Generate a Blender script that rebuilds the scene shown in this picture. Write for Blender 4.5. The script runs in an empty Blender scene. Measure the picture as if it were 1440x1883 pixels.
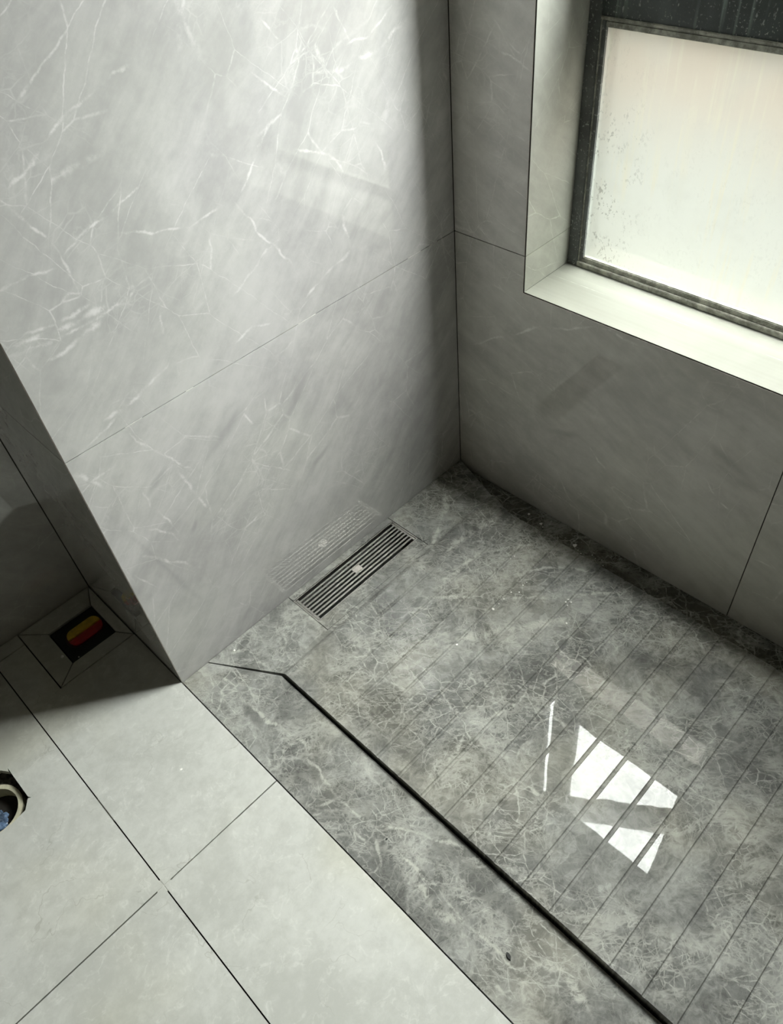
import bpy, bmesh, math, random
from mathutils import Vector, Matrix
random.seed(7)
sc = bpy.context.scene
C = sc.collection

# ------------------------------------------------------------------ camera
# world axes: X = v (along the window wall), Y = -u (u runs along the left wall), Z up
def W(u, v, z): return Vector((v, -u, z))
cd = bpy.data.cameras.new('camera'); cam = bpy.data.objects.new('camera', cd); C.objects.link(cam)
R = ((0.71016555, 0.69888455, -0.0850017), (-0.46841535, 0.55917268, 0.68404165), (0.52559677, -0.44596671, 0.72447342))
M = Matrix([[R[0][i], R[1][i], R[2][i]] for i in range(3)]).to_4x4()
M.translation = Vector((1.15344688, -1.27778891, 1.6))
cam.matrix_world = M
cd.sensor_fit = 'VERTICAL'; cd.sensor_height = 36; cd.lens = 1415.243 * 36 / 1883; cd.clip_start = .02
sc.camera = cam
# ------------------------------------------------------------------ sky, exposure
SKY, GROUND = 80.0, .85
w = bpy.data.worlds.new('sky'); sc.world = w; w.use_nodes = True
wn = w.node_tree; wn.nodes.clear()
tc = wn.nodes.new('ShaderNodeTexCoord'); sx = wn.nodes.new('ShaderNodeSeparateXYZ'); mr = wn.nodes.new('ShaderNodeMapRange')
mr.interpolation_type = 'SMOOTHSTEP'; mr.inputs[1].default_value = -.12; mr.inputs[2].default_value = .98
mx = wn.nodes.new('ShaderNodeMix'); mx.data_type = 'RGBA'
mx.inputs[6].default_value = (GROUND, GROUND * .99, GROUND * .90, 1); mx.inputs[7].default_value = (SKY, SKY, SKY * .99, 1)
bg = wn.nodes.new('ShaderNodeBackground'); wo = wn.nodes.new('ShaderNodeOutputWorld')
wn.links.new(tc.outputs['Generated'], sx.inputs[0]); wn.links.new(sx.outputs[2], mr.inputs[0]); wn.links.new(mr.outputs[0], mx.inputs[0])
wn.links.new(mx.outputs[2], bg.inputs[0]); wn.links.new(bg.outputs[0], wo.inputs[0])
# light portal in the window opening: it gives no light, it only guides sky sampling
pl = bpy.data.lights.new('window_portal', 'AREA'); pl.shape = 'RECTANGLE'; pl.size = .72; pl.size_y = 1.86
pl.cycles.is_portal = True
po = bpy.data.objects.new('window_portal', pl); C.objects.link(po)
po.matrix_world = Matrix.Translation(W(-.26, .569, 1.57)) @ Matrix.Rotation(math.radians(-90), 4, 'X')
sc.view_settings.view_transform = 'Standard'; sc.view_settings.look = 'None'
sc.view_settings.gamma = 1; sc.view_settings.use_curve_mapping = False
sc.view_settings.exposure = 0.55
sc.cycles.max_bounces = 12; sc.cycles.diffuse_bounces = 6; sc.cycles.transparent_max_bounces = 12
sc.cycles.sample_clamp_indirect = 12; sc.cycles.caustics_reflective = False

# ------------------------------------------------------------------ node helpers
class N:
    def __init__(s, name):
        s.m = bpy.data.materials.new(name); s.m.use_nodes = True; s.t = s.m.node_tree; s.t.nodes.clear()
        s.out = s.t.nodes.new('ShaderNodeOutputMaterial')
    def n(s, typ, **kw):
        o = s.t.nodes.new('ShaderNode' + typ)
        for k, v in kw.items(): setattr(o, k, v)
        return o
    def put(s, sock, v):
        if isinstance(v, bpy.types.NodeSocket): s.t.links.new(v, sock)
        elif v is not None: sock.default_value = v
    def math(s, op, a, b=None, c=None, clamp=False):
        o = s.n('Math', operation=op, use_clamp=clamp)
        for i, v in enumerate((a, b, c)): s.put(o.inputs[i], v)
        return o.outputs[0]
    def vm(s, op, a, b=None, scale=None):
        o = s.n('VectorMath', operation=op); s.put(o.inputs[0], a); s.put(o.inputs[1], b)
        if scale is not None: s.put(o.inputs['Scale'], scale)
        return o.outputs[0]
    def noise(s, vec, scale, detail=4, rough=.55, dist=0, col=False):
        o = s.n('TexNoise'); s.put(o.inputs['Vector'], vec)
        o.inputs['Scale'].default_value = scale; o.inputs['Detail'].default_value = detail
        o.inputs['Roughness'].default_value = rough; o.inputs['Distortion'].default_value = dist
        return o.outputs[1 if col else 0]
    def ramp(s, f, a, b, lo=0., hi=1., smooth=True):
        o = s.n('MapRange'); o.interpolation_type = 'SMOOTHSTEP' if smooth else 'LINEAR'; s.put(o.inputs[0], f)
        for i, v in enumerate((a, b, lo, hi)): o.inputs[i + 1].default_value = v
        return o.outputs[0]
    def mix(s, f, a, b, mode='MIX'):
        o = s.n('Mix', data_type='RGBA', blend_type=mode); s.put(o.inputs[0], f)
        for i, v in ((6, a), (7, b)):
            s.put(o.inputs[i], tuple(v) + (1,) if isinstance(v, tuple) and len(v) == 3 else v)
        return o.outputs[2]
    def mapping(s, vec, loc=(0, 0, 0), rot=(0, 0, 0), scale=(1, 1, 1), typ='POINT'):
        o = s.n('Mapping', vector_type=typ); s.put(o.inputs[0], vec)
        o.inputs[1].default_value = loc; o.inputs[2].default_value = rot; o.inputs[3].default_value = scale
        return o.outputs[0]
    def aniso(s, vec, ang, st): return s.mapping(s.mapping(vec, rot=(0, 0, -ang)), scale=(1, st, 1))   # drawn out along ang
    def pos(s): return s.n('NewGeometry').outputs['Position']
    def warp(s, vec, scale, amt, detail=2):
        d = s.vm('SUBTRACT', s.noise(vec, scale, detail, col=True), (.5, .5, .5))
        return s.vm('ADD', vec, s.vm('SCALE', d, scale=amt))
    def ridge(s, vec, scale, width, detail=3, rough=.5, dist=0):
        a = s.math('ABSOLUTE', s.math('SUBTRACT', s.noise(vec, scale, detail, rough, dist), .5))
        return s.ramp(a, 0, width, 1, 0)
    def veins(s, vec, polys, width):
        acc = None
        for poly in polys:
            wd = width
            if isinstance(poly[0], (int, float)): wd = poly[0]; poly = poly[1:]
            for a, b in zip(poly, poly[1:]):
                c = ((a[0] + b[0]) / 2, (a[1] + b[1]) / 2, 0)
                L = math.hypot(b[0] - a[0], b[1] - a[1])
                mp = s.mapping(vec, c, (0, 0, math.atan2(b[1] - a[1], b[0] - a[0])), (L * .72, wd, 1), 'TEXTURE')
                g = s.n('TexGradient', gradient_type='SPHERICAL'); s.put(g.inputs[0], mp)
                acc = g.outputs[1] if acc is None else s.math('MAXIMUM', acc, g.outputs[1])
        return acc
    def flat(s, ax):   # world position -> plane coordinates (a, b, 0)
        sp = s.n('SeparateXYZ'); s.put(sp.inputs[0], s.pos()); cb = s.n('CombineXYZ')
        if ax == 'uz': s.put(cb.inputs[0], s.math('MULTIPLY', sp.outputs[1], -1.)); s.put(cb.inputs[1], sp.outputs[2])
        if ax == 'vz': s.put(cb.inputs[0], sp.outputs[0]); s.put(cb.inputs[1], sp.outputs[2])
        if ax == 'uv': s.put(cb.inputs[0], s.math('MULTIPLY', sp.outputs[1], -1.)); s.put(cb.inputs[1], sp.outputs[0])
        return cb.outputs[0]
    def squash(s, vec):   # flatten warped vector's z so the vein ellipses keep working
        return s.vm('MULTIPLY', vec, (1, 1, 0))
    def bsdf(s, col, rough=.5, spec=.5, metal=0., bump=None, bstr=.1, bdist=.001, coat=0):
        b = s.n('BsdfPrincipled')
        if isinstance(col, tuple) and len(col) == 3: col = col + (1,)
        s.put(b.inputs['Base Color'], col); s.put(b.inputs['Roughness'], rough); s.put(b.inputs['Specular IOR Level'], spec)
        s.put(b.inputs['Metallic'], metal)
        if bump is not None:
            bp_ = s.n('Bump'); bp_.inputs['Strength'].default_value = bstr; bp_.inputs['Distance'].default_value = bdist
            s.put(bp_.inputs['Height'], bump); s.put(b.inputs['Normal'], bp_.outputs[0])
        s.t.links.new(b.outputs[0], s.out.inputs[0])
        return s.m

VA = [[[0.927,1.171],[0.854,1.207],[0.802,1.234],[0.729,1.256],[0.686,1.269]],[[0.993,1.055],[0.944,1.058],[0.907,1.047]],[[0.932,1.149],[0.888,1.065],[0.883,0.984]],[[0.878,1.061],[0.834,1.084],[0.799,1.086],[0.723,1.113]],[[0.798,1.059],[0.657,1.011],[0.593,1.014]],[[0.571,1.017],[0.468,0.842]],[[0.552,1.033],[0.504,1.085],[0.463,1.118]],[[0.482,1.202],[0.414,1.139]],[[0.444,1.268],[0.407,1.227]],[.008,[0.35,1.16],[0.264,1.16],[0.188,1.166],[0.117,1.19]],[[0.274,1.193],[0.21,1.192],[0.156,1.22]],[[0.293,1.256],[0.261,1.197]],[[0.425,1.061],[0.345,1.028],[0.312,0.98]],[[0.22,1.004],[0.191,0.942]],[.007,[0.333,0.911],[0.32,0.829],[0.399,0.799],[0.467,0.771]],[[0.619,0.854],[0.543,0.9],[0.491,0.916]],[.008,[1.024,0.965],[0.954,0.961],[0.897,0.954],[0.849,0.957]],[.006,[1.01,0.950],[0.95,0.948],[0.88,0.944],[0.82,0.953]],[.006,[0.99,0.975],[0.93,0.968],[0.87,0.966]],[.008,[0.993,0.916],[0.908,0.929],[0.864,0.941]],[.006,[0.936,0.766],[0.894,0.763],[0.842,0.782],[0.789,0.803]],[[0.642,0.766],[0.601,0.783],[0.553,0.767]],[[0.767,0.904],[0.78,0.854]],[[1.013,0.732],[0.894,0.763]],[[0.906,0.722],[0.88,0.657],[0.8,0.543]],[.008,[1.025,0.715],[0.988,0.64]],[[1.019,0.669],[0.959,0.667]],[.008,[0.841,0.574],[0.822,0.493],[0.808,0.434]],[[0.923,0.579],[0.918,0.527],[0.891,0.429]],[.007,[0.994,0.447],[0.882,0.312]],[[0.675,0.617],[0.646,0.564]],[[0.953,0.501],[0.889,0.407]],[[0.75,0.321],[0.685,0.332]],[[1.016,0.4],[0.985,0.331]]]
DA = [[.012,[0.919,0.552],[0.862,0.601]],[.010,[0.866,0.408],[0.84,0.438]],[.022,[0.774,0.559],[0.653,0.636]],[.02,[.60,.50],[.48,.62]],[.015,[.55,.33],[.45,.40]]]
VB = [[[0.102,1.135],[0.209,1.099]],[.006,[0.054,0.439],[0.17,0.514],[0.268,0.576],[0.409,0.632],[0.529,0.627]],[[0.422,0.293],[0.491,0.229]],[[0.721,0.365],[0.768,0.323],[0.793,0.315]],[[0.862,0.21],[0.938,0.217]]]
DB = [[.02,[.70,.46],[.80,.42]],[.016,[.30,.28],[.40,.31]]]
VS = [[.008,[0.469,0.264],[0.349,0.403],[0.23,0.554],[0.105,0.672]],[.016,[0.518,0.421],[0.396,0.506],[0.265,0.609]],[.02,[0.339,0.218],[0.2,0.225],[0.111,0.243]],[.008,[0.283,0.391],[0.148,0.495],[0.105,0.56]],[.006,[0.687,0.74],[0.691,0.771],[0.683,0.822]],[.012,[.36,.20],[.22,.12],[.12,.06]],[.01,[.42,.27],[.25,.30],[.12,.40]],[.008,[.76,.62],[.66,.60],[.52,.66]]]
VL = [[[0.956,0.361],[0.959,0.485],[0.961,0.591]],[[0.963,0.648],[0.956,0.783],[0.963,0.852],[0.962,1.011]],[[0.957,0.574],[0.897,0.68],[0.861,0.765]],[.012,[0.977,0.729],[0.989,0.777],[0.963,0.852]],[[0.964,0.594],[1.005,0.669]],[[1.026,0.449],[0.959,0.492]],[[1.014,0.934],[1.005,0.989]],[[0.951,0.038],[0.96,0.141],[0.94,0.318],[0.938,0.362]],[.012,[.93,.98],[.90,1.03],[.93,1.10]]]
DL = [[.02,[0.967,0.161],[0.963,0.251]],[.03,[.985,.60],[1.0,.72]],[.03,[.88,.75],[.90,.95]]]

def wall_tile(name, ax, V, D, base=(.47, .462, .462), diag=.75, rough=.03, spec=1.0):
    s = N(name); p3 = s.pos(); p = s.flat(ax)
    wv = s.squash(s.warp(s.warp(p, 7, .035), 28, .016, 5))
    cloud = s.noise(p3, 2.2, 5, .6, .6)
    st = s.noise(s.aniso(s.warp(p, 3, .12), diag, 4.5), 4.5, 6, .65)
    mott = s.noise(s.warp(p, 20, .02), 26, 5, .7)
    f = s.math('ADD', s.math('ADD', s.math('MULTIPLY', cloud, .45), s.math('MULTIPLY', st, .35)), s.math('MULTIPLY', mott, .2))
    f = s.ramp(f, .36, .64)
    dark = tuple(c * .80 for c in base); light = tuple(min(1, c * 1.16) for c in base)
    col = s.mix(f, dark, light)
    # faint green / lilac drift of the glaze
    col = s.mix(s.ramp(s.noise(p3, 1.7, 2), .42, .62, 0, .45), col, s.mix(1., col, (1.0, 1.03, .965), 'MULTIPLY'))
    # blocky clouds
    vo = s.n('TexVoronoi'); s.put(vo.inputs['Vector'], s.warp(p, 6, .10, 3)); vo.inputs['Scale'].default_value = 9
    col = s.mix(s.ramp(vo.outputs['Color'], .0, 1., 0, .16, False), col, dark)
    mask = s.ramp(s.noise(p3, 3.1, 3), .46, .60)
    mask2 = s.ramp(s.noise(s.mapping(p3, (3, 5, 1)), 4.3, 3), .44, .60)
    def crack(sc_, rot, st_, wd, wscale=8, wamt=.02):
        e = s.n('TexVoronoi', feature='DISTANCE_TO_EDGE'); e.inputs['Scale'].default_value = sc_
        s.put(e.inputs['Vector'], s.aniso(s.warp(s.warp(p, wscale, wamt, 3), 45, .006, 3), rot, st_))
        return s.ramp(e.outputs['Distance'], 0, wd, 1, 0)
    jit = s.ramp(s.noise(p3, 55, 4, .7), .38, .62, .15, 1)
    v1 = s.math('MULTIPLY', crack(4.2, diag, 3.2, .016), s.math('MULTIPLY', mask, jit))
    v2 = s.math('MULTIPLY', crack(5.5, diag - 1.4, 2.6, .014), s.math('MULTIPLY', mask2, jit))
    v3 = s.math('MULTIPLY', s.math('MAXIMUM', crack(15, diag + .3, 2.0, .035, 12, .03), s.math('MULTIPLY', s.ridge(s.warp(p, 15, .04), 12, .02, 5, .6, .2), .6)), s.math('MULTIPLY', s.math('MULTIPLY', mask, mask2), .45))
    fine = s.math('MAXIMUM', s.math('MAXIMUM', v1, v2), v3)
    col = s.mix(s.math('MULTIPLY', fine, .40), col, tuple(min(1, c * 1.75) for c in base))
    if D:
        dd = s.ramp(s.math('MULTIPLY', s.veins(wv, D, .015), s.ramp(mott, .3, .6, .5, 1)), .05, .8)
        col = s.mix(s.math('MULTIPLY', dd, .45), col, tuple(c * .6 for c in base))
    if V:
        hv = s.ramp(s.math('MULTIPLY', s.veins(wv, V, .0046), s.ramp(s.noise(s.mapping(p,(3,1,0)), 30, 5, .75), .35, .65, .35, 1.2)), .12, 1.0)
        col = s.mix(s.math('MULTIPLY', hv, .46), col, tuple(min(1, c * 1.8) for c in base))
    return s.bsdf(col, rough, spec, bump=s.noise(p3, 14, 3), bstr=.02, bdist=.002)

def stone(name, V, D, base=(.198, .200, .190), rough=.014, spec=.09):
    s = N(name); p3 = s.pos(); p = s.flat('uv')
    wp = s.warp(s.warp(p, 5, .12, 3), 28, .018)
    wv = s.squash(s.warp(s.warp(p, 7, .045), 26, .022, 5))
    cloud = s.noise(wp, 5.5, 6, .68, .8); fine = s.noise(wp, 48, 6, .75, .6)
    f = s.ramp(s.math('ADD', s.math('MULTIPLY', cloud, .62), s.math('MULTIPLY', fine, .38)), .36, .66)
    col = s.mix(f, tuple(c * .50 for c in base), tuple(c * 1.95 for c in base))
    vo = s.n('TexVoronoi'); s.put(vo.inputs['Vector'], s.warp(p, 9, .14, 3)); vo.inputs['Scale'].default_value = 16
    col = s.mix(s.ramp(vo.outputs['Color'], .1, .9, 0, .55, False), col, tuple(c * .72 for c in base))
    col = s.mix(s.ramp(s.noise(p3, 3.3, 3), .46, .66, 0, .40), col, s.mix(1., col, (1.10, 1.03, .86), 'MULTIPLY'))
    mask = s.ramp(s.noise(p3, 4.0, 3), .40, .60, .15, 1); mask2 = s.ramp(s.noise(s.mapping(p3, (5, 2, 1)), 7, 3), .42, .62)
    def edge(sc_, wscale, wamt, width):
        e = s.n('TexVoronoi', feature='DISTANCE_TO_EDGE'); s.put(e.inputs['Vector'], s.warp(s.warp(p, wscale, wamt, 4), 60, .012)); e.inputs['Scale'].default_value = sc_
        return s.ramp(e.outputs['Distance'], 0, width, 1, 0)
    def crack(sc_, rot, st_, wd, wscale=9, wamt=.035):
        e = s.n('TexVoronoi', feature='DISTANCE_TO_EDGE'); e.inputs['Scale'].default_value = sc_
        s.put(e.inputs['Vector'], s.aniso(s.warp(s.warp(p, wscale, wamt, 3), 60, .007, 3), rot, st_))
        return s.ramp(e.outputs['Distance'], 0, wd, 1, 0)
    jit = s.ramp(s.noise(p3, 70, 4, .7), .36, .62, .2, 1)
    e1 = s.math('MULTIPLY', s.math('MAXIMUM', crack(9, 2.3, 2.2, .028), crack(12, 1.3, 1.8, .030)), s.math('MULTIPLY', mask, jit))
    e2 = s.math('MULTIPLY', s.math('MAXIMUM', crack(26, .8, 1.8, .055, 14, .03), crack(38, -.3, 1.6, .07, 16, .03)), s.math('MULTIPLY', mask2, s.math('MULTIPLY', jit, .8)))
    r1 = s.math('MULTIPLY', s.ridge(s.aniso(s.warp(p, 5, .08, 2), 2.3, 2.2), 5.5, .05, 5, .66, .3), s.math('MULTIPLY', mask2, .6))
    r2 = s.math('MULTIPLY', s.ridge(s.warp(s.aniso(p, 2.2, 1.6), 9, .06, 3), 13, .030, 7, .68, .2), s.math('MULTIPLY', mask, .55))
    net = s.math('MAXIMUM', s.math('MAXIMUM', e1, e2), s.math('MAXIMUM', r1, r2))
    col = s.mix(s.math('MULTIPLY', net, .68), col, (.57, .57, .52))
    if D: col = s.mix(s.ramp(s.veins(wv, D, .03), .1, .7, 0, .6), col, tuple(c * .62 for c in base))
    if V:
        hv = s.ramp(s.math('MULTIPLY', s.veins(wv, V, .0065), s.ramp(fine, .34, .62, .2, 1.3)), .10, .95)
        col = s.mix(s.math('MULTIPLY', hv, .5), col, (.60, .60, .54))
    return s.bsdf(col, rough, spec, bump=s.noise(p3, 9, 3), bstr=.04, bdist=.003)

def floor_mat():
    s = N('floor_tile_glaze'); p3 = s.pos(); p = s.flat('uv')
    cloud = s.noise(p, 3.2, 6, .62, .5); mott = s.noise(s.warp(p, 14, .03), 34, 6, .72)
    f = s.ramp(s.math('ADD', s.math('MULTIPLY', cloud, .6), s.math('MULTIPLY', mott, .4)), .38, .62)
    col = s.mix(f, (.45, .455, .425), (.565, .57, .54))
    col = s.mix(s.ramp(s.noise(p, 2.3, 2), .5, .7, 0, .6), col, s.mix(1., col, (1.02, 1.0, .90), 'MULTIPLY'))
    mask = s.ramp(s.noise(s.mapping(p3, (2, 1, 0)), 5, 2), .5, .62)
    cr = s.math('MULTIPLY', s.ridge(s.warp(p, 16, .05, 3), 9, .006, 3, .5, .4), mask)
    col = s.mix(s.math('MULTIPLY', cr, .38), col, (.27, .26, .22))
    lt = s.math('MULTIPLY', s.ridge(s.warp(s.mapping(p, (4, 4, 0)), 12, .05, 3), 11, .02, 4, .6, .4), s.ramp(mott, .4, .6))
    col = s.mix(s.math('MULTIPLY', lt, .22), col, (.78, .78, .74))
    return s.bsdf(col, .42, .4, bump=mott, bstr=.08, bdist=.0008)

def simple(name, col, rough=.5, spec=.5, metal=0., var=.12, scale=60, rvar=0.):
    s = N(name); n = s.noise(s.pos(), scale, 4, .6)
    c = s.mix(s.ramp(n, .35, .65), tuple(x * (1 - var) for x in col), tuple(min(1, x * (1 + var)) for x in col))
    return s.bsdf(c, rough, spec, metal)

def frame_mat(name='anodised_frame', streak=False, base=(.10, .106, .106)):
    s = N(name); p3 = s.pos()
    n = s.noise(p3, 12, 4)
    col = s.mix(s.ramp(n, .35, .65), tuple(c * .8 for c in base), tuple(c * 1.3 for c in base))
    dust = s.ramp(s.noise(p3, 210, 2, .6), .60, .70)
    col = s.mix(s.math('MULTIPLY', dust, s.ramp(s.noise(p3, 9, 2), .40, .58, .2, .9)), col, (.42, .44, .41))
    if streak:
        v = s.mapping(p3, scale=(48, 4, 3.2))
        st = s.math('MULTIPLY', s.ramp(s.noise(v, 1, 3, .5), .56, .66), s.ramp(s.noise(p3, 5, 1), .40, .55, .05, 1))
        col = s.mix(s.math('MULTIPLY', st, .7), col, (.26, .33, .30))
        sp = s.ramp(s.noise(s.mapping(p3, scale=(1, 1, .45)), 120, 2), .68, .74)
        col = s.mix(s.math('MULTIPLY', sp, .6), col, (.45, .48, .46))
    return s.bsdf(col, .38, .5)

def ledge_mat():
    s = N('dusty_bead'); p3 = s.pos()
    col = s.mix(s.ramp(s.noise(p3, 45, 5, .7), .35, .68), (.20, .20, .17), (.50, .50, .44))
    col = s.mix(s.ramp(s.noise(p3, 300, 2), .62, .72, 0, .5), col, (.5, .5, .46))
    return s.bsdf(col, .55, .4)

def frosted():
    s = N('frosted_dirty_glass'); p3 = s.pos()
    sp = s.n('SeparateXYZ'); s.put(sp.inputs[0], p3)
    zt = s.ramp(sp.outputs[2], .85, 1.12)     # warmer tint towards the top of the pane
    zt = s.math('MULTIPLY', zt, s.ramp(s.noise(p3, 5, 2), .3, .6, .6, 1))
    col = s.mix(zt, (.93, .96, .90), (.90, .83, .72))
    run = s.ramp(s.noise(s.mapping(p3, scale=(60, 1, 2.6)), 1, 4, .6), .50, .68)
    run = s.math('MULTIPLY', run, s.ramp(s.noise(p3, 6, 2), .42, .58))
    col = s.mix(s.math('MULTIPLY', run, .7), col, (.97, .95, .80))
    col = s.mix(s.math('MULTIPLY', s.ramp(s.noise(p3, 14, 4), .45, .7), .22), col, (.78, .80, .74))
    fx = s.math('MULTIPLY', s.ramp(sp.outputs[0], .27, .40, 1, .10), s.ramp(sp.outputs[2], .90, 1.08, 1, .15))  # splashes gather by the left bead
    spk = s.math('MULTIPLY', s.ramp(s.noise(s.mapping(p3, scale=(1, 1, .6)), 190, 2, .6), .57, .63), s.math('MULTIPLY', fx, s.ramp(s.noise(p3, 16, 2), .42, .56)))
    col = s.mix(s.math('MULTIPLY', spk, .6), col, (.32, .33, .29))
    t = s.n('BsdfTranslucent'); s.put(t.inputs[0], col)
    tr = s.n('BsdfTransparent'); s.put(tr.inputs[0], col)
    df = s.n('BsdfDiffuse'); s.put(df.inputs[0], col)
    gl = s.n('BsdfGlossy'); gl.inputs['Roughness'].default_value = .25
    m1 = s.n('MixShader'); s.put(m1.inputs[0], FROST_DIFF); s.t.links.new(t.outputs[0], m1.inputs[1]); s.t.links.new(df.outputs[0], m1.inputs[2])
    m2 = s.n('MixShader'); m2.inputs[0].default_value = FROST_CLEAR; s.t.links.new(m1.outputs[0], m2.inputs[1]); s.t.links.new(tr.outputs[0], m2.inputs[2])
    m3 = s.n('MixShader'); m3.inputs[0].default_value = .03; s.t.links.new(m2.outputs[0], m3.inputs[1]); s.t.links.new(gl.outputs[0], m3.inputs[2])
    s.t.links.new(m3.outputs[0], s.out.inputs[0]); return s.m
FROST_DIFF, FROST_CLEAR = .980, .14
def clear_glass():
    s = N('clear_glass')
    tr = s.n('BsdfTransparent'); tr.inputs[0].default_value = (.95, .97, .95, 1)
    gl = s.n('BsdfGlossy'); gl.inputs['Roughness'].default_value = .02
    m = s.n('MixShader'); m.inputs[0].default_value = .05; s.t.links.new(tr.outputs[0], m.inputs[1]); s.t.links.new(gl.outputs[0], m.inputs[2])
    s.t.links.new(m.outputs[0], s.out.inputs[0]); return s.m

TILE_A = wall_tile('wall_tile_left', 'uz', VA, DA, diag=2.35)
TILE_B = wall_tile('wall_tile_window', 'vz', VB, DB, base=(.57, .555, .525), diag=-.35)
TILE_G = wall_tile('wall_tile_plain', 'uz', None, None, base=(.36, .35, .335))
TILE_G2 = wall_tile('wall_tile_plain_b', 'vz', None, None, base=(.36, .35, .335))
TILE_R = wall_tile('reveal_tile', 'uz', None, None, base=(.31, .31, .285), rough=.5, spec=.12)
STONE = stone('grooved_marble', VS, None)
STONE_SAWN = stone('sawn_marble', VS, None, rough=.6)
STONE_L = stone('border_marble', VL, DL)
STONE_B = stone('shaded_border_marble', None, None, base=(.085, .082, .068))  # rear strip's shade and dark wall reflection put into a darker base colour
FLOOR = floor_mat()
GROUT = simple('dark_joint', (.035, .032, .028), .95, .1)
PALE = simple('tile_body', (.62, .57, .54), .8, .2)
WHITE = simple('white_plaster', (.80, .80, .76), .85, .2)
GREYG = simple('grey_grout', (.30, .30, .27), .9, .2)
STEEL = simple('brushed_steel', (.40, .39, .365), .36, .5, 1.0, .10, 90)
VOID = simple('drain_shadow_box', (.02, .02, .018), .7, .3)
BLACK = simple('black_plastic', (.006, .007, .006), .35, .4)
YEL = simple('yellow_plastic', (.62, .43, .03), .4, .4)
RED = simple('red_plastic', (.38, .012, .012), .25, .5)
FRAME = frame_mat(); TRANS = frame_mat('streaked_panel', True, (.042, .052, .050)); LEDGE = ledge_mat()
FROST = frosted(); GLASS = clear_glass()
PLASTER = simple('bare_plaster', (.34, .32, .28), .8, .2)
FAR = simple('dim_render', (.17, .155, .125), .8, .2)
PVC = simple('cream_pipe', (.50, .48, .36), .4, .5)
BAGM = simple('blue_film', (.10, .155, .25), .3, .5, 0, .6, 45)
CHAR = simple('rough_mortar', (.16, .155, .14), .9, .1, 0, .5, 70)

# ------------------------------------------------------------------ object helpers
def link(name, me, mat, parent=None, **props):
    o = bpy.data.objects.new(name, me); C.objects.link(o)
    if mat: me.materials.append(mat)
    # centre the origin of the piece
    if len(me.vertices):
        lo = Vector([min(v.co[i] for v in me.vertices) for i in range(3)]); hi = Vector([max(v.co[i] for v in me.vertices) for i in range(3)])
        c = (lo + hi) / 2
        for v in me.vertices: v.co -= c
        o.location = c
    if parent is not None:
        o.parent = parent; o.matrix_parent_inverse = Matrix.Translation(-parent.location)
    for k, v in props.items(): o[k] = v
    return o
def empty(name, loc=(0, 0, 0), **props):
    o = bpy.data.objects.new(name, None); o.empty_display_size = .05; C.objects.link(o); o.location = loc
    for k, v in props.items(): o[k] = v
    return o
def prism_bm(bm, loops, ext, z_of=None):
    """loops: outer (and hole) loops of world points; ext: extrusion vector"""
    edges = []
    for lp in loops:
        vs = [bm.verts.new(p) for p in lp]
        edges += [bm.edges.new((vs[i], vs[(i + 1) % len(vs)])) for i in range(len(vs))]
    r = bmesh.ops.triangle_fill(bm, edges=edges, use_beauty=True, use_dissolve=False, normal=-Vector(ext).normalized())
    fs = [g for g in r['geom'] if isinstance(g, bmesh.types.BMFace)]
    e = bmesh.ops.extrude_face_region(bm, geom=fs)
    bmesh.ops.translate(bm, vec=Vector(ext), verts=[g for g in e['geom'] if isinstance(g, bmesh.types.BMVert)])
def finish(name, bm, mat, parent=None, smooth=False, **props):
    bmesh.ops.recalc_face_normals(bm, faces=bm.faces[:])
    me = bpy.data.meshes.new(name); bm.to_mesh(me); bm.free()
    if smooth:
        for f in me.polygons: f.use_smooth = True
    return link(name, me, mat, parent, **props)
def prism(name, loops, ext, mat, parent=None, **props):
    bm = bmesh.new(); prism_bm(bm, loops if isinstance(loops[0][0], (list, tuple, Vector)) else [loops], ext)
    return finish(name, bm, mat, parent, **props)
def box_bm(bm, u0, u1, v0, v1, z0, z1):
    cs = [bm.verts.new(W(u, v, z)) for u in (u0, u1) for v in (v0, v1) for z in (z0, z1)]
    for f in ((0, 1, 3, 2), (4, 6, 7, 5), (0, 4, 5, 1), (2, 3, 7, 6), (0, 2, 6, 4), (1, 5, 7, 3)): bm.faces.new([cs[i] for i in f])
def box(name, u0, u1, v0, v1, z0, z1, mat, parent=None, bev=0, **props):
    bm = bmesh.new(); box_bm(bm, min(u0, u1), max(u0, u1), min(v0, v1), max(v0, v1), min(z0, z1), max(z0, z1))
    if bev: bmesh.ops.bevel(bm, geom=bm.edges[:], offset=bev, segments=2, affect='EDGES')
    return finish(name, bm, mat, parent, **props)

T = .010   # tile thickness
G = .0011  # half joint
# ------------------------------------------------------------------ the room shell
CZ = 2.72; UM = 2.75; VM = 2.15
floor = box('floor', -.3, UM + .1, -.62, VM + .1, -.16, -.055, GROUT, kind='structure')
ceiling = box('ceiling', -.3, UM + .1, -.62, VM + .1, CZ, CZ + .1, PLASTER, kind='structure')
# left wall: a thick pier whose end faces the niche
wl = box('wall_left', -.3, 1.03 - T, -.455 - T - .05, -T, -.055, CZ, GROUT, kind='structure')
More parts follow.
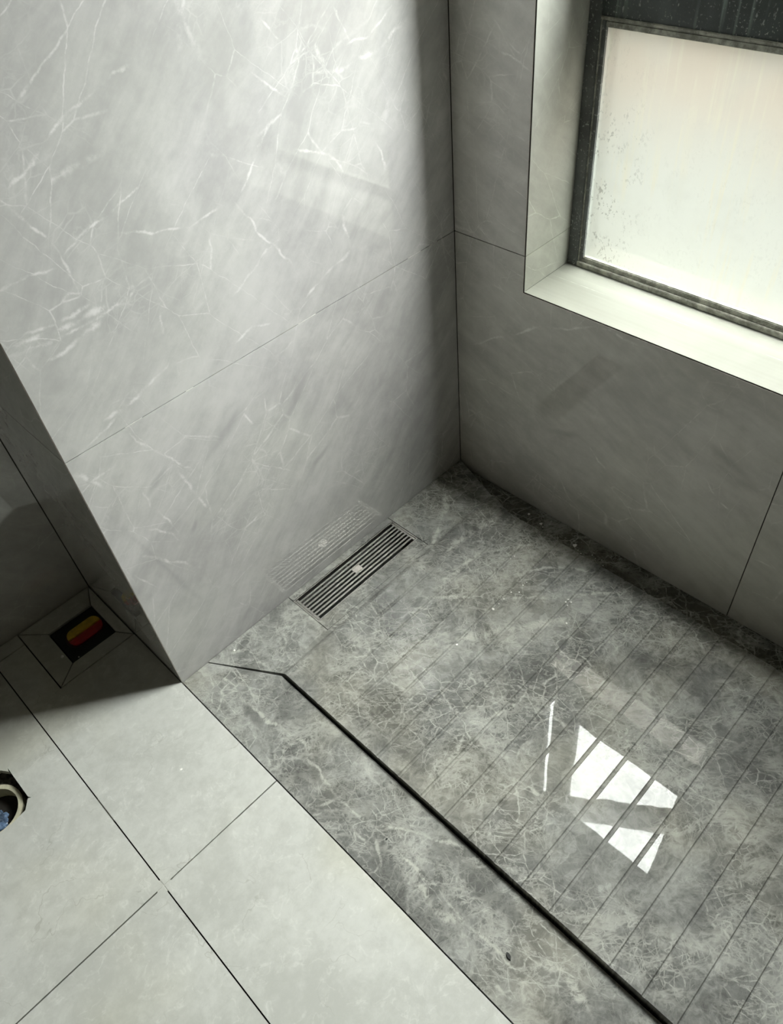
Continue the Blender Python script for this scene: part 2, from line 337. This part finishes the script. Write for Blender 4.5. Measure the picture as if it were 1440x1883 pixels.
# window wall with its opening
VW, VE, ZS, ZT, E = .208, .932, .6427, 2.50, .165
bm = bmesh.new(); tb = T
box_bm(bm, -.30, -tb, -T, VW - T, -.055, CZ); box_bm(bm, -.30, -tb, VE + T, VM, -.055, CZ)
box_bm(bm, -.30, -tb, VW - T, VE + T, -.055, ZS - T); box_bm(bm, -.30, -tb, VW - T, VE + T, ZT + T, CZ)
wr = finish('wall_right', bm, GROUT, kind='structure')
wn_ = box('wall_niche', 1.03 - T, UM, -.455 - T - .05, -.455 - T, -.055, CZ, GROUT, kind='structure')
wf = box('wall_front', -.3, UM, VM, VM + .1, -.055, CZ, FAR, kind='structure')
wb = box('wall_back', UM, UM + .1, -.52, VM, -.055, CZ, FAR, kind='structure')

# wall A tiles (plane v = 0)
def rectA(u0, u1, z0, z1): return [W(u0, 0, z0), W(u1, 0, z0), W(u1, 0, z1), W(u0, 0, z1)]
H = .7305
rowz = [(-.05, H), (H, H + .745), (H + .745, H + 1.49), (H + 1.49, CZ)]
for z0, z1 in rowz: prism('wall_tile', rectA(.0015, 1.0288, z0 + G * .8, z1 - G * .8), W(0, -T, 0), TILE_A, wl)
# pale mitred edges down the outer corner, and the tiles on the end of the pier
for z0, z1 in rowz:
    prism('tile_edge', [W(1.0288, 0, z0 + G), W(1.0300, -.0012, z0 + G), W(1.0300, -.0012, z1 - G), W(1.0288, 0, z1 - G)], W(-.001, -.001, 0), PALE, wl)
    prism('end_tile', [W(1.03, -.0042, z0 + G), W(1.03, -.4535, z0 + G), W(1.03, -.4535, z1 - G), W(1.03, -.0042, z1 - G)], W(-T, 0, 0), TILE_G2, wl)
    prism('tile_edge', [W(1.03, -.0042, z0 + G), W(1.0296, -.0030, z0 + G), W(1.0296, -.0030, z1 - G), W(1.03, -.0042, z1 - G)], W(-.002, 0, 0), PALE, wl)
# broken bits of pale grout along the joint
random.seed(3)
u = .06
while u < 1.0:
    L = random.uniform(.012, .06)
    if random.random() < .6: box('joint_filler', u, u + L, -.004, -.0006, H - G * .8, H - G * .1, WHITE if random.random() < .4 else GREYG, wl)
    u += L + random.uniform(.004, .05)
# niche wall tiles (plane v = -.455)
for z0, z1 in rowz:
    for u0, u1 in ((1.03, 2.15), (2.15, UM)):
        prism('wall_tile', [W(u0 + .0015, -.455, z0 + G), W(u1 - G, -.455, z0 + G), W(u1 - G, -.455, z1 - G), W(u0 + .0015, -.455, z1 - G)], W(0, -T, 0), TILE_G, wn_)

# window wall tiles (plane u = 0), cut round the opening
def B(v, z): return W(0, v, z)
VJ = .8633
ed = .0036
prism('wall_tile', [B(.0012, -.05), B(VJ - G, -.05), B(VJ - G, ZS - ed), B(VW - ed, ZS - ed), B(VW - ed, H - G), B(.0012, H - G)], W(-T, 0, 0), TILE_B, wr)
prism('wall_tile', [B(VJ + G, -.05), B(1.72, -.05), B(1.72, H - G), B(VE + ed, H - G), B(VE + ed, ZS - ed), B(VJ + G, ZS - ed)], W(-T, 0, 0), TILE_B, wr)
prism('wall_tile', [B(1.722, -.05), B(VM, -.05), B(VM, H - G), B(1.722, H - G)], W(-T, 0, 0), TILE_B, wr)
for z0, z1 in rowz[1:3]:
    prism('wall_tile', [B(.0012, z0 + G), B(VW - ed, z0 + G), B(VW - ed, z1 - G), B(.0012, z1 - G)], W(-T, 0, 0), TILE_B, wr)
    prism('wall_tile', [B(VE + ed, z0 + G), B(VM, z0 + G), B(VM, z1 - G), B(VE + ed, z1 - G)], W(-T, 0, 0), TILE_B, wr)
z0 = rowz[3][0]
prism('wall_tile', [B(.0012, z0 + G), B(VW - ed, z0 + G), B(VW - ed, ZT + ed), B(VE + ed, ZT + ed), B(VE + ed, z0 + G), B(VM, z0 + G), B(VM, CZ), B(.0012, CZ)], W(-T, 0, 0), TILE_B, wr)
# pale mitred edges round the opening
ew = .0012
box('tile_edge', -.002, .0002, VW - ed, VW - ed + ew, H + G, ZT + ed, PALE, wr); box('tile_edge', -.002, .0002, VW - ed, VW - ed + ew, ZS - ed, H - G, PALE, wr)
box('tile_edge', -.002, .0002, VW - ed, VE + ed, ZS - ed, ZS - ed + ew, PALE, wr)
box('tile_edge', -.002, .0002, VE + ed - ew, VE + ed, ZS - ed, ZT + ed, PALE, wr)
for a0, a1, b0, b1 in ((VW - ed + ew, VW - .0003, ZS - ed + ew, ZT), (VE + .0003, VE + ed - ew, ZS - ed + ew, ZT), (VW - ed + ew, VE + ed - ew, ZS - ed + ew, ZS - .0003)):
    box('mitre_joint', -.004, -.0006, a0, a1, b0, b1, GROUT, wr)
# tiles lining the reveal
def reveal(v, z0, z1, s):
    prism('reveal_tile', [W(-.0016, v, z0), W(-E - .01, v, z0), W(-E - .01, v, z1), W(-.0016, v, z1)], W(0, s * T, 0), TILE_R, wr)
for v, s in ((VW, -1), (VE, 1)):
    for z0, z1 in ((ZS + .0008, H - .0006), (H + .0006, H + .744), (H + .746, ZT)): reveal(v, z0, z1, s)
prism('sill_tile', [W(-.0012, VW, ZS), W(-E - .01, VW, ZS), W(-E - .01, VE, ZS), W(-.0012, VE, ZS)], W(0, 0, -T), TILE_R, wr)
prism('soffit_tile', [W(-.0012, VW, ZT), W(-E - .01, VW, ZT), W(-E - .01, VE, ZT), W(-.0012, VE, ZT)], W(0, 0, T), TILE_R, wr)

# ------------------------------------------------------------------ the window
win = empty('window_1', W(-.2, .57, ZS), kind='structure')
U0, U1 = -.165, -.207
# outer frame members with a stepped, dusty glazing bead
box('frame_stile', U0, U1, VW, .2345, ZS, ZT, FRAME, win, .0012)
box('frame_stile', U0, U1, .906, VE, ZS, ZT, FRAME, win, .0012)
box('frame_sill', U0 + .001, -.1825, .2345, .906, ZS, ZS + .0125, LEDGE, win, .0012)
box('frame_head', U0, U1, .2345, .906, 2.44, ZT, FRAME, win, .0012)
box('glazing_bead', U0 - .004, -.1815, .2345, .2462, ZS + .0125, 1.150, FRAME, win, .0018)
box('bead_lip', U0 - .0025, U0 - .012, .2345, .2378, ZS + .0125, 1.154, LEDGE, win, .0010)
box('glazing_bead', U0 - .004, -.1815, .894, .906, ZS + .0125, 1.150, FRAME, win, .0018)
box('glazing_bead', U0 - .006, -.1815, .2462, .894, ZS + .0125, ZS + .0245, LEDGE, win, .0018)
box('bead_lip', U0 - .0045, U0 - .014, .2378, .894, ZS + .0125, ZS + .0175, LEDGE, win, .0010)
box('glazing_bead', U0 - .003, -.1815, .2462, .894, 1.138, 1.150, LEDGE, win, .0022)
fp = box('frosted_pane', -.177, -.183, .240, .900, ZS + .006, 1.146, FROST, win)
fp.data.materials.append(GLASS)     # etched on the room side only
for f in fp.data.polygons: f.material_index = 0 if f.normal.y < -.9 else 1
# tall streaked transom panel and the sash above it
box('transom_panel', U0 - .006, U1, .2345, .906, 1.150, 1.325, TRANS, win, .0015)
box('transom_lip', U0 - .001, U0 - .010, .2345, .906, 1.150, 1.1555, LEDGE, win, .0012)
box('frame_stile', U0 - .002, U1, .2345, .262, 1.325, 2.44, FRAME, win, .001)
box('sash_stile', U0 + .004, -.205, .303, .410, 1.325, 2.44, FRAME, win, .002)
box('sash_stile', U0 + .004, -.205, .868, .906, 1.325, 2.44, FRAME, win, .002)
box('sash_rail', U0 + .004, -.205, .410, .868, 1.325, 1.345, FRAME, win, .002)
box('sash_rail', U0 + .004, -.205, .410, .868, 2.35, 2.44, FRAME, win, .002)
box('clear_pane', -.197, -.202, .262, .303, 1.325, 2.44, GLASS, win)
box('clear_pane', -.197, -.202, .408, .870, 1.340, 2.355, GLASS, win)
# a sloping beam outside, seen through the upper sash in the polished slab
def outside(v, z, k=1.36): return (1.153 + (v - 1.153) * k, -1.58 + (z + 1.58) * k)
uo = 1.278 - (1.278 + .195) * 1.36
a = outside(.15, 2.48); b = outside(1.05, 1.36); c_ = outside(1.05, 1.52); d_ = outside(.15, 2.68)
prism('sloping_beam', [W(uo, *a), W(uo, *b), W(uo, *c_), W(uo, *d_)], W(-.06, 0, 0), simple('beam_paint', (.30, .30, .29), .6),
      label='grey sloping beam outside the upper window, mirrored in the polished slab', category='beam')

# ------------------------------------------------------------------ floor tiles
def FP(pts, z=0): return [W(a, b, z) for a, b in pts]
g = .0014
TF = .014
U3, V1 = 1.328, .3655
prism('floor_tile', FP([(1.0318, -.2175 + g), (1.244 + g, -.2175 + g), (1.244 + g, -.410 + g), (U3 - g, -.410 + g), (U3 - g, V1 - g), (1.0318, V1 - g)]), W(0, 0, -TF), FLOOR, floor)
prism('floor_tile', FP([(1.0318, V1 + g), (U3 - g, V1 + g), (U3 - g, 1.265 - g), (1.0318, 1.265 - g)]), W(0, 0, -TF), FLOOR, floor)
prism('floor_tile', FP([(1.0318, 1.265 + g), (U3 - g, 1.265 + g), (U3 - g, VM), (1.0318, VM)]), W(0, 0, -TF), FLOOR, floor)
prism('floor_tile', FP([(1.244 + g, -.4535), (U3 + .6, -.4535), (U3 + .6, -.410 - .0008), (1.244 + g, -.410 - .0008)]), W(0, 0, -TF), FLOOR, floor)
prism('floor_tile', FP([(U3 + .602, -.4535), (UM, -.4535), (UM, -.4115), (U3 + .602, -.4115)]), W(0, 0, -TF), FLOOR, floor)
hole = [(1.4477, -.130), (1.4345, -.1095), (1.4285, -.1300), (1.4330, -.1075), (1.4328, -.0215), (1.4300, -.0165), (1.4342, -.0180), (1.4520, .0040), (1.470, .0085), (1.585, .0085), (1.585, -.130)]
hole = [(1.4505, -.131), (1.4365, -.1105), (1.4335, -.1215), (1.4338, -.1080), (1.4331, -.0205), (1.4285, -.0135), (1.4350, -.0175), (1.4516, .0035), (1.480, .0085), (1.585, .0085), (1.585, -.131)]
prism('floor_tile', [FP([(U3 + g, -.410 + g), (U3 + .6 - g, -.410 + g), (U3 + .6 - g, V1 - g), (U3 + g, V1 - g)]), FP(hole)], W(0, 0, -TF), FLOOR, floor)
prism('floor_tile', FP([(U3 + g, V1 + g), (U3 + .6 - g, V1 + g), (U3 + .6 - g, 1.265 - g), (U3 + g, 1.265 - g)]), W(0, 0, -TF), FLOOR, floor)
prism('floor_tile', FP([(U3 + g, 1.265 + g), (U3 + .6 - g, 1.265 + g), (U3 + .6 - g, VM), (U3 + g, VM)]), W(0, 0, -TF), FLOOR, floor)
for v0, v1 in ((-.410, V1), (V1, 1.265), (1.265, VM)):
    prism('floor_tile', FP([(U3 + .6 + g, v0 + g), (UM, v0 + g), (UM, v1 - g), (U3 + .6 + g, v1 - g)]), W(0, 0, -TF), FLOOR, floor)
# cross of pale filler left where four tiles meet, and partly filled joint
bm = bmesh.new(); k = .016
box_bm(bm, U3 - g, U3 + g, V1 - k, V1 + k * .8, -.006, -.0008); box_bm(bm, U3 - k, U3 + k, V1 - g, V1 + g, -.006, -.0009)
finish('joint_filler', bm, simple('pale_filler', (.50, .50, .46), .9, .2), floor)
box('joint_filler', 1.145, U3 - .022, V1 - g * .5, V1 + g, -.008, -.0022, GREYG, floor)
box('joint_filler', U3 - g, U3 + g, .10, .17, -.010, -.004, GREYG, floor)

# four sloping trapezoid tiles round the niche drain
o_ = [(1.0318, -.4535), (1.244, -.4535), (1.244, -.2175), (1.0318, -.2175)]
i_ = [(1.0605, -.3965), (1.1855, -.3965), (1.1855, -.2665), (1.0605, -.2665)]
for k in range(4):
    j = (k + 1) % 4
    def inset(pts, t=.0017):
        cx = sum(p[0] for p in pts) / 4; cy = sum(p[1] for p in pts) / 4
        out = []
        n = len(pts)
        for q in range(n):
            a0, a1, a2 = Vector(pts[q - 1]), Vector(pts[q]), Vector(pts[(q + 1) % n])
            e1 = (a1 - a0).normalized(); e2 = (a2 - a1).normalized()
            n1 = Vector((-e1.y, e1.x)); n2 = Vector((-e2.y, e2.x))
            if n1.dot(Vector((cx, cy)) - a1) < 0: n1 = -n1
            if n2.dot(Vector((cx, cy)) - a1) < 0: n2 = -n2
            bs = (n1 + n2); bs = bs / max(.3, bs.dot(n1))
            out.append(a1 + bs * t)
        return out
    q = inset([o_[k], o_[j], i_[j], i_[k]])
    zz = (0, 0, -.006, -.006)
    bm = bmesh.new(); prism_bm(bm, [[W(p[0], p[1], z) for p, z in zip(q, zz)]], W(0, 0, -TF))
    finish('corner_cut_tile', bm, FLOOR, floor)

# ------------------------------------------------------------------ shower floor: border stones
prism('border_stone', FP([(1.0290, .0015), (1.0290, 2.10), (.8545, 2.10), (.8545, .1700), (.9545, .0015)]), W(0, 0, -.02), STONE_L, floor)
zb = lambda v: -.023 + .010 * v
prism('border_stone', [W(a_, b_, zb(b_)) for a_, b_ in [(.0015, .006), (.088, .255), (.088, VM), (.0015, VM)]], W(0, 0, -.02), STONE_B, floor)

# grooved slab: one stone, drain notch, mitred ends, drainage grooves
slab = empty('shower_slab', W(.47, 1.0, -.05), label='grey veined polished stone slab with parallel drainage grooves, on the shower floor', category='stone slab')
CV, CU = 1.1534, 1.2778
def ztop(v):
    t = min(1, max(0, (v - .166) / .018)); t = t * t * (3 - 2 * t)
    return .0012 + t * .0115 + max(0, v - .196) * .011
gro = []
for k in range(-1, 24):
    v = .2240 + .0666 * k
    gro.append(v + (CV - v) * ztop(v) / 1.6)
VN = .1568
rows = {0.0015: 0, .02: 0, .06: 0, .11: 0, VN - .0005: 0, VN: 0, .167: 0, .172: 0, .178: 0, .185: 0, .192: 0, .198: 0, .255: 0, 2.10: 0}
for k, gv in enumerate(gro):
    if k == 0 or gv > 2.06: continue
    dp = .0032 * min(1, .55 + .2 * k)
    for dv, dz in ((-.0046, 0), (-.0039, .30), (-.0024, .85), (0, 1), (.0024, .85), (.0039, .30), (.0046, 0)): rows[round(gv + dv, 5)] = dz * dp
for v in [.02 * i for i in range(10, 105)]:
    if all(abs(v - gv) > .006 for gv in gro): rows[round(v, 5)] = 0
vs = sorted(rows)
def uL(v): return .953 - (.953 - .8480) * (v / .1685) if v < .1685 else .8480
def uR(v): return .0015 + .0885 * (v / .255) if v < .255 else .090
bm = bmesh.new(); grid = []
for v in vs:
    z = ztop(v) - rows[v]
    us = [uR(v), .3155, .6905, uL(v)]
    us[0] = uR(v)
    grid.append([bm.verts.new(W(u, v, z)) for u in us])
fc = []
for i in range(len(vs) - 1):
    for j in range(3):
        if j == 1 and vs[i] < VN - .0001: continue
        fc.append(bm.faces.new((grid[i][j], grid[i][j + 1], grid[i + 1][j + 1], grid[i + 1][j])))
be = [e for e in bm.edges if len(e.link_faces) == 1]
r = bmesh.ops.extrude_edge_only(bm, edges=be)
for vv in [q for q in r['geom'] if isinstance(q, bmesh.types.BMVert)]: vv.co.z = -.050
gt = finish('grooved_top', bm, STONE, slab); gt.data.materials.append(STONE_SAWN)
for f in gt.data.polygons:     # grooves and sides are sawn, not polished
    if abs(f.normal.y) > .5 or abs(f.normal.x) > .12: f.material_index = 1
prism('drain_infill', FP([(.3175, .1200), (.6885, .1200), (.6885, .1560), (.3175, .1560)], .0012), W(0, 0, -.05), STONE, slab)
prism('drain_infill', FP([(.3175, .0015), (.6885, .0015), (.6885, .0195), (.3175, .0195)], .0012), W(0, 0, -.05), STONE, slab)

# ------------------------------------------------------------------ linear drain
dr = empty('linear_drain', W(.503, .07, -.05), label='long narrow steel slotted drain at the foot of the left wall', category='drain')
du0, du1, dv0, dv1 = .3168, .6892, .0205, .1190
zt = .0004
bm = bmesh.new()
prism_bm(bm, [FP([(du0, dv0), (du1, dv0), (du1, dv1), (du0, dv1)], zt), FP([(du0 + .0045, dv0 + .0030), (du1 - .0045, dv0 + .0030), (du1 - .0045, dv1 - .0030), (du0 + .0045, dv1 - .0030)], zt)], W(0, 0, -.012))
finish('drain_frame', bm, STEEL, dr)
NS = 8; pitch = (dv1 - dv0 - .006) / NS; v = dv0 + .003
gv0 = dv0 + .003
for k in range(NS - 1):
    vc = gv0 + pitch * (k + 1)
    box('grate_bar', du0 + .010, du1 - .010, vc - .0027, vc + .0027, -.0030, zt, STEEL, dr, .0004)
for u0 in (du0 + .0052, du1 - .0115):
    box('end_bar', u0, u0 + .0063, dv0 + .0045, dv1 - .0045, -.0045, zt - .0003, STEEL, dr, .0004)
for uc in (du0 + .09, .503, du1 - .09):
    box('cross_tie', uc - .002, uc + .002, dv0 + .004, dv1 - .004, -.014, -.009, VOID, dr)
vc = (dv0 + dv1) / 2
box('key_plate', .490, .516, gv0 + pitch * 3 + .0031, gv0 + pitch * 5 - .0031, -.003, zt + .0003, simple('plain_steel', (.62, .58, .55), .4, .5, .8), dr, .0006)
box('drain_channel', du0 + .001, du1 - .001, dv0 + .001, dv1 - .001, -.052, -.046, VOID, dr)

# ------------------------------------------------------------------ square niche drain cover
nd = empty('floor_drain', W(1.123, -.3315, -.05), label='square black floor drain cover with a red and yellow insert, in the niche floor', category='drain')
bm = bmesh.new(); box_bm(bm, 1.0613, 1.1847, -.3957, -.2673, -.040, -.0105)
bmesh.ops.bevel(bm, geom=bm.edges[:], offset=.001, segments=1, affect='EDGES'); finish('cover_plate', bm, BLACK, nd)
def pill(cu, cv, L, Wd, lo, hi, n=10):
    pts = []; r_ = Wd / 2; c = L / 2 - r_ * .75
    for i in range(n + 1):
        a_ = -math.pi / 2 + math.pi * i / n; pts.append((cu + c + r_ * .75 * math.cos(a_), cv + r_ * math.sin(a_)))
    for i in range(n + 1):
        a_ = math.pi / 2 + math.pi * i / n; pts.append((cu - c + r_ * .75 * math.cos(a_), cv + r_ * math.sin(a_)))
    out = []
    for p in pts: out.append((p[0], min(max(p[1], cv + lo), cv + hi)))
    res = []
    for p in out:
        if not res or (Vector(p) - Vector(res[-1])).length > 1e-4: res.append(p)
    return res
pc = (1.1135, -.3330)
prism('pill_recess', FP(pill(*pc, .108, .066, -1, 1), -.0100), W(0, 0, -.001), simple('dark_red_rim', (.035, .004, .003), .4), nd)
prism('yellow_half', FP(pill(*pc, .094, .052, -1, -.0005), -.0015), W(0, 0, -.0085), YEL, nd, label='yellow raised half of the insert')
prism('red_half', FP(pill(*pc, .096, .056, .0005, 1), -.0060), W(0, 0, -.004), RED, nd, label='red lower half of the insert')

# ------------------------------------------------------------------ waste pipe stub in the hole
wp = empty('waste_pipe', W(1.51, -.06, -.055), label='cream plastic waste pipe stub in the square hole cut in the floor tile', category='pipe')
bm = bmesh.new(); n = 40
cu, cv, ro, ri = 1.506, -.059, .064, .0535
prism_bm(bm, [[W(cu + ro * math.cos(2 * math.pi * i / n), cv + ro * math.sin(2 * math.pi * i / n), -.018) for i in range(n)],
              [W(cu + ri * math.cos(2 * math.pi * i / n), cv + ri * math.sin(2 * math.pi * i / n), -.018) for i in range(n)]], W(0, 0, -.036))
finish('pipe_ring', bm, PVC, wp)
# crumpled film stuffed into it
bm = bmesh.new(); bmesh.ops.create_icosphere(bm, subdivisions=5, radius=.042)
from mathutils import noise as mn
for v in bm.verts:
    p = v.co * 45; d = mn.turbulence(p, 4, True, noise_basis='PERLIN_ORIGINAL') * .012
    v.co = v.co.normalized() * (.022 + d); v.co.z *= .42
bmesh.ops.translate(bm, vec=W(1.518, -.047, -.038), verts=bm.verts)
finish('film', bm, BAGM, smooth=False, label='crumpled blue plastic film stuffed in the open waste pipe', category='plastic film')
# rough mortar bed round the pipe
bm = bmesh.new(); nx = 22
gr = [[bm.verts.new(W(1.42 + .18 * i / nx, -.15 + .17 * j / nx, -.036 + .010 * mn.noise(Vector((i * .5, j * .5, 2))))) for j in range(nx + 1)] for i in range(nx + 1)]
for i in range(nx):
    for j in range(nx):
        c = Vector((1.42 + .18 * (i + .5) / nx - cu, -.15 + .17 * (j + .5) / nx - cv)).length
        if c > .066: bm.faces.new((gr[i][j], gr[i + 1][j], gr[i + 1][j + 1], gr[i][j + 1]))
for v in [v for v in bm.verts if not v.link_faces]: bm.verts.remove(v)
finish('mortar_bed', bm, CHAR, floor)

# ------------------------------------------------------------------ loose debris
def chip(name, u, v, z, r, mat, label, cat, group=None, seed=0, th=.0012, el=1.0, ang=0):
    rr = random.Random(seed); n = rr.choice((5, 6, 7)); pts = []
    for i in range(n):
        a_ = 2 * math.pi * i / n + rr.uniform(-.3, .3); q = r * rr.uniform(.65, 1.15)
        x, y = q * math.cos(a_) * el, q * math.sin(a_)
        pts.append(W(u + x * math.cos(ang) - y * math.sin(ang), v + x * math.sin(ang) + y * math.cos(ang), z + th))
    o = prism(name, pts, W(0, 0, -th), mat)
    o['label'] = label; o['category'] = cat
    if group: o['group'] = group
CRUMB = simple('plaster_crumb', (.85, .84, .80), .85, .2)
chip('plaster_chip', .048, .452, zb(.452), .0066, CRUMB, 'largest pale plaster chip on the dark border stone under the window wall', 'plaster chip', seed=1)
chip('plaster_chip', .042, .334, zb(.334), .0046, CRUMB, 'flat pale plaster chip second from the room corner on the dark border stone', 'plaster chip', seed=2, el=1.2)
chip('plaster_chip', .035, .285, zb(.285), .0040, CRUMB, 'pale plaster chip nearest the room corner on the dark border stone', 'plaster chip', seed=3, el=1.2)
chip('plaster_chip', .070, .515, zb(.515), .0040, CRUMB, 'pale plaster chip furthest from the corner on the dark border stone', 'plaster chip', seed=4)
ORD = ['nearest', 'second nearest', 'third nearest', 'fourth nearest', 'fifth nearest', 'sixth nearest', 'seventh nearest', 'eighth nearest']
for k, (a, b) in enumerate([(.050, .345), (.058, .468), (.062, .480), (.066, .492), (.048, .506), (.052, .519), (.046, .535), (.060, .548)]):
    chip('plaster_crumb', a, b, zb(b), .0013, CRUMB, 'tiny white crumb on the dark rear border stone, ' + ORD[k] + ' to the room corner', 'crumb', 'white crumbs on the dark border stone', seed=20 + k)
sl = lambda v: ztop(v)
for k, (a, b, r_) in enumerate([(.2312, .5520, .0028), (.2203, .5520, .0028), (.2235, .5620, .0026), (.2370, .5610, .0024)]):
    a2 = a + (CU - a) * sl(b) / 1.6; b2 = b + (CV - b) * sl(b) / 1.6
    chip('plaster_crumb', a2, b2, sl(b2), r_, CRUMB, ('lower left', 'upper left', 'upper right', 'lowest')[k] + ' white crumb of the tight cluster on the grooved slab', 'crumb', 'crumb cluster on the grooved slab', seed=40 + k)
for k, (a, b, r_, lab) in enumerate([(.3672, .428, .0040, 'square white plaster crumb lying alone in a groove of the slab'), (.2825, .5908, .0030, 'lone white crumb just below the crumb cluster on the grooved slab'),
                                (.5073, .4286, .0028, 'small white crumb on the slab midway between steel drain and window reflection')]):
    a2 = a + (CU - a) * sl(b) / 1.6; b2 = b + (CV - b) * sl(b) / 1.6
    chip('plaster_crumb', a2, b2, sl(b2) - .0008, r_, CRUMB, lab, 'crumb', seed=50 + k)
for k, (a, b, r_) in enumerate([(.1966, .3607, .0018), (.210, .3585, .0016), (.245, .4395, .0013), (.2582, .4378, .0017), (.2826, .4445, .0019), (.2961, .4288, .0022), (.325, .4285, .0020), (.345, .4285, .0015)]):
    a2 = a + (CU - a) * sl(b) / 1.6; b2 = b + (CV - b) * sl(b) / 1.6
    chip('plaster_crumb', a2, b2, sl(b2) - .0008, r_, CRUMB, 'tiny crumb in the slab grooves, ' + ORD[k] + ' to the window wall', 'crumb', 'white crumbs in the slab grooves', seed=60 + k)
chip('plaster_crumb', .8871, .0245, .0012, .0028, CRUMB, 'white crumb at the foot of the left wall, left of the steel drain', 'crumb', seed=70)
chip('plaster_chip', 1.1952, -.3035, -.0050, .0050, CRUMB, 'triangular white chip beside the black niche drain cover', 'plaster chip', seed=9)
chip('plaster_crumb', 1.166, -.2735, -.0105, .0024, CRUMB, 'white crumb on the near edge of the black niche drain cover', 'crumb', seed=10)
chip('plaster_crumb', 1.1604, .1857, 0, .0030, CRUMB, 'white crumb in the middle of the pale floor tile by the pier', 'crumb', seed=71)
chip('dark_chip', .9534, .945, 0, .0045, BLACK, 'black elongated chip on the grey border stone near the front', 'chip', seed=11, th=.003, el=1.7, ang=1.1)
chip('dark_chip', .9563, .6315, 0, .0020, BLACK, 'tiny black speck on a vein of the grey border stone', 'chip', seed=12, el=1.5)
